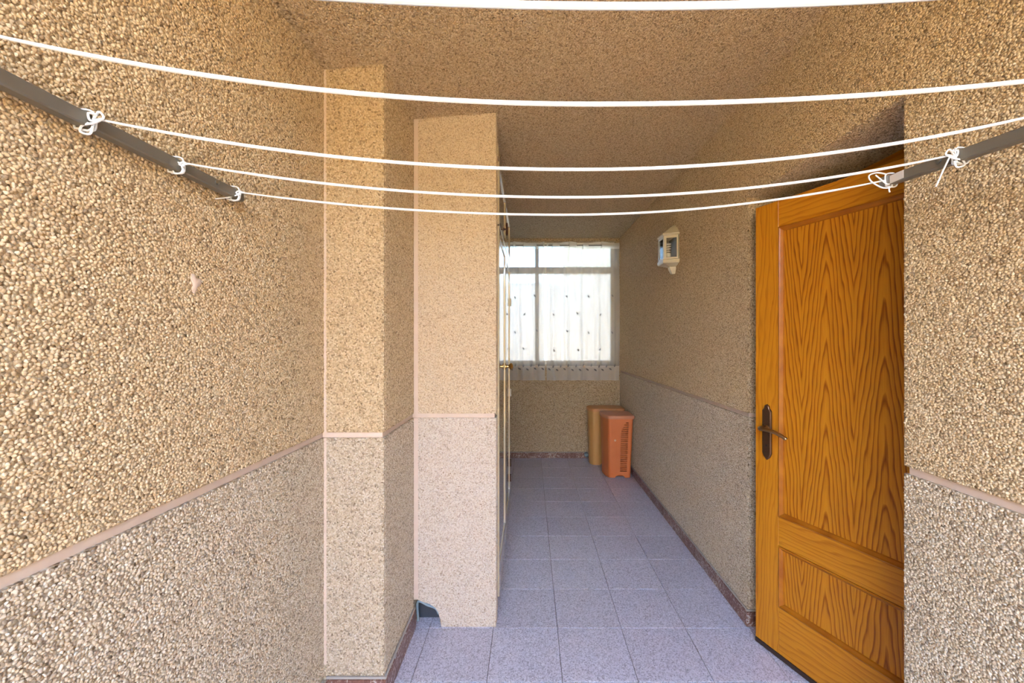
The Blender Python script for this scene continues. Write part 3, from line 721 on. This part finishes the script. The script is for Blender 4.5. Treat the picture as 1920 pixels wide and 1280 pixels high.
# ------------------------------------------------------------------ laundry hampers
def smooth_plan(pts, k=4):
    P = [Vector((x, y, 0)) for x, y in pts]; n = len(P); out = []
    for i in range(n):
        a, c, d = P[i-1], P[i], P[(i+1) % n]
        r = min((a-c).length, (d-c).length) * 0.35
        p0 = c + (a-c).normalized()*min(r, 0.03); p1 = c + (d-c).normalized()*min(r, 0.03)
        for q in range(k+1):
            t = q/k; out.append(tuple((p0*(1-t)**2 + c*2*t*(1-t) + p1*t*t)[:2]))
    return out
def hamper(label, loc, rz, plan, bodymat, lidmat, fx0, fx1, slotted, H=0.625, tap=0.86):
    e = empty('laundry_hamper', loc, rz); tag(e, label, 'hamper', 'plastic laundry hampers in the corner')
    cx = sum(p[0] for p in plan)/len(plan); cy = sum(p[1] for p in plan)/len(plan)
    def tp(x, y, z):
        s = tap + (1-tap)*z/H
        return (cx + (x-cx)*s, cy + (y-cy)*s, z)
    pl = smooth_plan(plan)
    b = MB()
    # the outline without its flat front (y == 0 between fx0 and fx1), walked from the right end of the front round to the left end
    flat = [p[1] < 1e-6 and fx0 - 1e-6 < p[0] < fx1 + 1e-6 for p in pl]
    start = next(i for i in range(len(pl)) if not flat[i] and flat[i-1])
    rest = [pl[(start+i) % len(pl)] for i in range(len(pl)) if not flat[(start+i) % len(pl)]]
    if rest[0][0] < rest[-1][0]: rest.reverse()
    loop = [(fx1, 0.0)] + rest + [(fx0, 0.0)]
    zs = [0.004, 0.02, 0.2, 0.4, H]
    b.loft([[tp(x, y, z) for x, y in loop] for z in zs], False, False, closed=False)
    bot = [tp(x, y, 0.02) for x, y in loop]; b.add(bot, [tuple(range(len(bot)))])
    # front panel, row by row, with slots through it
    T = 0.006
    def quad(xa, xb, za, zb): b.add([tp(xa, 0, za), tp(xb, 0, za), tp(xb, 0, zb), tp(xa, 0, zb)], [(0, 1, 2, 3)])
    # foot with the arched cut-out
    xm = (fx0+fx1)/2; aw = (fx1-fx0)*0.27; n = 10; z_f = 0.045
    arch = [(xm - aw*math.cos(PI*i/n), 0.004 + 0.026*math.sin(PI*i/n)) for i in range(n+1)]
    poly = [(fx0, 0.004)] + arch + [(fx1, 0.004), (fx1, z_f), (fx0, z_f)]
    b.add([tp(x, 0, z) for x, z in poly], [tuple(range(len(poly)))])
    for (xa, za), (xb, zb) in zip(arch, arch[1:]):
        p = [tp(xa, 0, za), tp(xb, 0, zb)]; b.add([p[0], p[1], (p[1][0], p[1][1]+0.012, p[1][2]), (p[0][0], p[0][1]+0.012, p[0][2])], [(0, 1, 2, 3)])
    z = z_f
    if slotted:
        W = fx1-fx0; s1 = fx0 + W*0.87; s0n = fx0 + W*0.50; rows = 25; za, zb = 0.068, 0.578; pitch = (zb-za)/rows
        quad(fx0, fx1, z, za); z = za
        for i in range(rows):
            top = rows-1-i
            s0 = s0n + W*([0.23, 0.15, 0.11, 0.07, 0.03][top] if top < 5 else 0)
            h = pitch*0.46
            quad(fx0, s0, z, z+h); quad(s1, fx1, z, z+h)
            for (xa, xb, z_a, z_b) in ((s0, s1, z, z), (s0, s1, z+h, z+h), (s0, s0, z, z+h), (s1, s1, z, z+h)):
                if z_a == z_b: p = [tp(xa, 0, z_a), tp(xb, 0, z_a)]
                else: p = [tp(xa, 0, z_a), tp(xa, 0, z_b)]
                b.add([p[0], p[1], (p[1][0], p[1][1]+T, p[1][2]), (p[0][0], p[0][1]+T, p[0][2])], [(0, 1, 2, 3)])
            quad(fx0, fx1, z+h, z+pitch); z += pitch
    quad(fx0, fx1, z, H)
    bo = b.build('body', bodymat, e)
    # lid with an overhanging rim and a low dome
    b = MB(); g = lambda s, z: [(cx+(x-cx)*s, cy+(y-cy)*s, z) for x, y in pl]
    b.loft([g(1.015, H-0.022), g(1.06, H-0.022), g(1.07, H-0.004), g(1.06, H+0.005), g(1.03, H+0.010), g(0.90, H+0.013), g(0.5, H+0.016)]); b.build('lid', lidmat, e, True)
    if slotted:
        p = tp(fx0 + (fx1-fx0)*0.22, 0, 0.385); b = MB(); b.lathe([(0, 0.011), (0.0015, 0.010)], (p[0], p[1], p[2]), (0, -1, 0), 12); b.build('pale_mark', 'pale_spot', e)
    return e
hamper('orange slotted plastic hamper, nearer one standing by the right wall', (0.923, 4.085, 0.0), 0.0,
       [(-0.127, 0.0), (0.127, 0.0), (0.127, 0.27), (-0.14, 0.29), (-0.172, 0.24), (-0.165, 0.12)], 'orange_plastic', 'pink_plastic', -0.105, 0.105, True)
hamper('tan plastic hamper with peach lid in the corner behind the orange one', (0.855, 4.505, 0.0), 0.0,
       [(-0.15, 0.0), (0.19, 0.0), (0.19, 0.25), (-0.15, 0.25), (-0.19, 0.19), (-0.195, 0.125), (-0.19, 0.06)], 'tan_plastic', 'peach_plastic', -0.13, 0.16, False)
b = MB(); b.lathe([(0, 0.024), (0.05, 0.024), (0.052, 0.020), (0.03, 0.019)], (0.668, YB-0.012, 0.05), (0, -1, 0), 14)
o = b.build('drain_pipe', 'drain_rim', smooth=True); tag(o, 'small dark blue drain pipe end at the foot of the end wall', 'pipe')

# ------------------------------------------------------------------ clothesline: two arms, five lines
AL, AR = -0.775, 0.945
def zl(y): return 1.782
def zr(y): return 1.789 + (y-0.73)*0.085
def arm(name, label, x, zf, wallx, capped):
    e = empty(name, (x, 0.3, zf(0.3))); tag(e, label, 'drying rack', 'drying rack arms')
    inv = Matrix.Translation(-Vector(e.location))
    def pp(b, n, mt, sm=False, par=e):
        o = b.build(n, mt, par, sm)
        if par is e: o.matrix_parent_inverse = inv
        return o
    hw, hh, c = 0.011, 0.0125, 0.0025
    sec = [(-hw+c, -hh), (hw-c, -hh), (hw, -hh+c), (hw, hh-c), (hw-c, hh), (-hw+c, hh), (-hw, hh-c), (-hw, -hh+c)]
    y1 = 1.085
    b = MB(); b.loft([[(x+u, y, zf(y)+v) for u, v in sec] for y in (0.20, 0.6, 0.9, y1-0.02)]); bar = pp(b, 'bar', 'arm_metal')
    b = MB(); b.loft([[(x+u*s, y, zf(y)+v*s) for u, v in sec] for y, s in ((y1-0.03, 1.07), (y1-0.002, 1.07), (y1, 0.9))]); pp(b, 'end_cap', 'arm_cap' if capped else 'arm_metal')
    if capped:
        b = MB(); b.box(x-hw-0.0012, x-hw+0.001, 1.012, 1.05, zf(1.03)-0.010, zf(1.03)+0.010); pp(b, 'sticker', 'sticker')
    s = 1 if x < 0 else -1
    yb = 0.99 if x < 0 else 0.925
    b = MB(); b.lathe([(0, 0.006), (0.002, 0.006), (0.004, 0.003)], (x+s*hw, yb, zf(yb)+0.003), (s, 0, 0), 12); pp(b, 'bolt', 'steel', True)
    b = MB(); lo, hi = (wallx, x+0.012) if x < 0 else (x-0.012, wallx)
    b.cbox(lo, hi, 0.20, 0.26, zf(0.23)-0.04, zf(0.23)+0.04, 0.004); pp(b, 'wall_bracket', 'arm_metal')
arm('drying_rack', 'grey metal clothesline arm along the left wall', AL, zl, XL, False)
arm('drying_rack', 'grey metal clothesline arm beside the right wall with a pale sticker', AR, zr, XR, True)

def clothesline(label, y, zleft, zmid, zright, style_l, style_r):
    xa, xb = AL+0.016, AR-0.016; xm = (xa+xb)/2
    e = empty('clothesline', (xm, y, zmid)); tag(e, label, 'clothesline', 'white lines strung between the two arms')
    inv = Matrix.Translation(-Vector(e.location))
    def pp(b, n):
        o = b.build(n, 'cord', e, True); o.matrix_parent_inverse = inv; return o
    pts, rad = [], []
    n = 64
    for i in range(n+1):
        x = xa + (xb-xa)*i/n
        t = (x-xm)/((xb-xa)/2)
        z = zmid + (zleft if t < 0 else zright - 0)*0
        z = zmid + ((zleft-zmid) if t < 0 else (zright-zmid))*t*t
        pts.append((x, y, z)); d = min(i, n-i)/n
        rad.append(0.0018 + 0.0012*min(1, max(0, d/0.10)))
    b = MB(); b.tube(pts, rad, 8); pp(b, 'line')
    for side, st, zf, X in ((1, style_l, zl, AL), (-1, style_r, zr, AR)):
        if st is None: continue
        z = zf(y); hw, hh, r = 0.0135, 0.0150, 0.0019
        ring = lambda dy: [(X-hw, y+dy, z-hh), (X-hw, y+dy*0.6, z+hh), (X+hw, y, z+hh), (X+hw, y-dy*0.5, z-hh), (X-hw, y+dy, z-hh)]
        b = MB()
        for dy in ((0.004, -0.005) if st != 'loop' else (0.0,)):
            b.tube(bez(ring(dy), 5), r, 6)
        pp(b, 'wrap')
        kx = X + side*0.018
        b = MB()
        if st == 'bow':
            b.tube(bez([(kx, y-.004, z), (kx+side*.012, y-.006, z+.012), (kx+side*.020, y-.006, z+.002), (kx+side*.006, y-.008, z-.008), (kx-side*.014, y-.008, z-.012), (kx-side*.020, y-.006, z-.022), (kx-side*.004, y-.006, z-.026), (kx, y-.004, z-.012)], 6), r, 6)
            b.tube(bez([(kx+side*.014, y-.004, z+.001), (kx, y-.008, z-.004), (kx-side*.006, y-.006, z+.010), (kx+side*.010, y-.008, z+.006)], 6), r, 6)
        elif st == 'hook':
            b.tube(bez([(kx+side*.012, y, z+.004), (kx, y-.006, z-.002), (kx+side*.002, y-.006, z-.016), (kx-side*.014, y-.006, z-.020), (kx-side*.020, y-.006, z-.014)], 6), r, 6)
            b.tube(bez([(kx+side*.010, y-.002, z+.002), (kx, y-.004, z+.006), (kx-side*.006, y-.006, z), (kx+side*.006, y-.006, z-.004)], 6), r, 6)
        else:
            b.tube(bez([(kx-side*.006, y, z+.016), (kx+side*.022, y-.004, z+.018), (kx+side*.044, y-.006, z+.010), (kx+side*.040, y-.008, z-.006), (kx+side*.012, y-.008, z-.022), (kx-side*.012, y-.006, z-.020), (kx-side*.014, y-.006, z-.010), (kx-side*.002, y-.006, z-.012), (kx+side*.016, y-.004, z+.004), (kx+side*.026, y-.004, z+.012)], 6), r, 6)
        pp(b, 'knot')
        b = MB()
        if st == 'bow' and side == 1: q = [(kx-side*.004, y-.006, z-.008), (kx-side*.03, y-.012, z-.002), (kx-side*.065, y-.05, z+.004)]
        elif st == 'bow': q = [(kx+side*.010, y-.006, z), (kx+side*.026, y-.008, z-.030), (kx+side*.046, y-.010, z-.070)]
        elif st == 'hook': q = [(kx-side*.0, y-.006, z+.002), (kx-side*.016, y-.012, z+.006), (kx-side*.034, y-.03, z+.012)] if y < 1 else [(kx, y-.006, z-.004), (kx-side*.018, y-.014, z-.014), (kx-side*.046, y-.03, z-.024)]
        else: q = [(kx-side*.008, y-.006, z-.018), (kx-side*.006, y-.008, z-.028), (kx-side*.008, y-.008, z-.034)]
        b.tube(bez(q, 5), r*0.9, 6); pp(b, 'loose_end')
clothesline('shortest-looking clothesline, farthest of five, at the tips of the arms', 1.060, 1.786, 1.727, zr(1.06), 'hook', 'loop')
clothesline('second clothesline from the arm tips, tied beside the bolt', 0.889, 1.788, 1.7126, 1.806, 'hook', 'bow')
clothesline('middle clothesline of five, with a bow knot on the left arm', 0.707, 1.786, 1.697, 1.803, 'bow', 'hook')
clothesline('fourth clothesline from the arm tips, crossing the top of the near pilaster', 0.53, 1.812, 1.708, 1.775, 'hook', 'hook')
clothesline('nearest clothesline, thickest-looking, along the top of the picture', 0.35, 1.775, 1.688, 1.775, 'hook', 'hook')
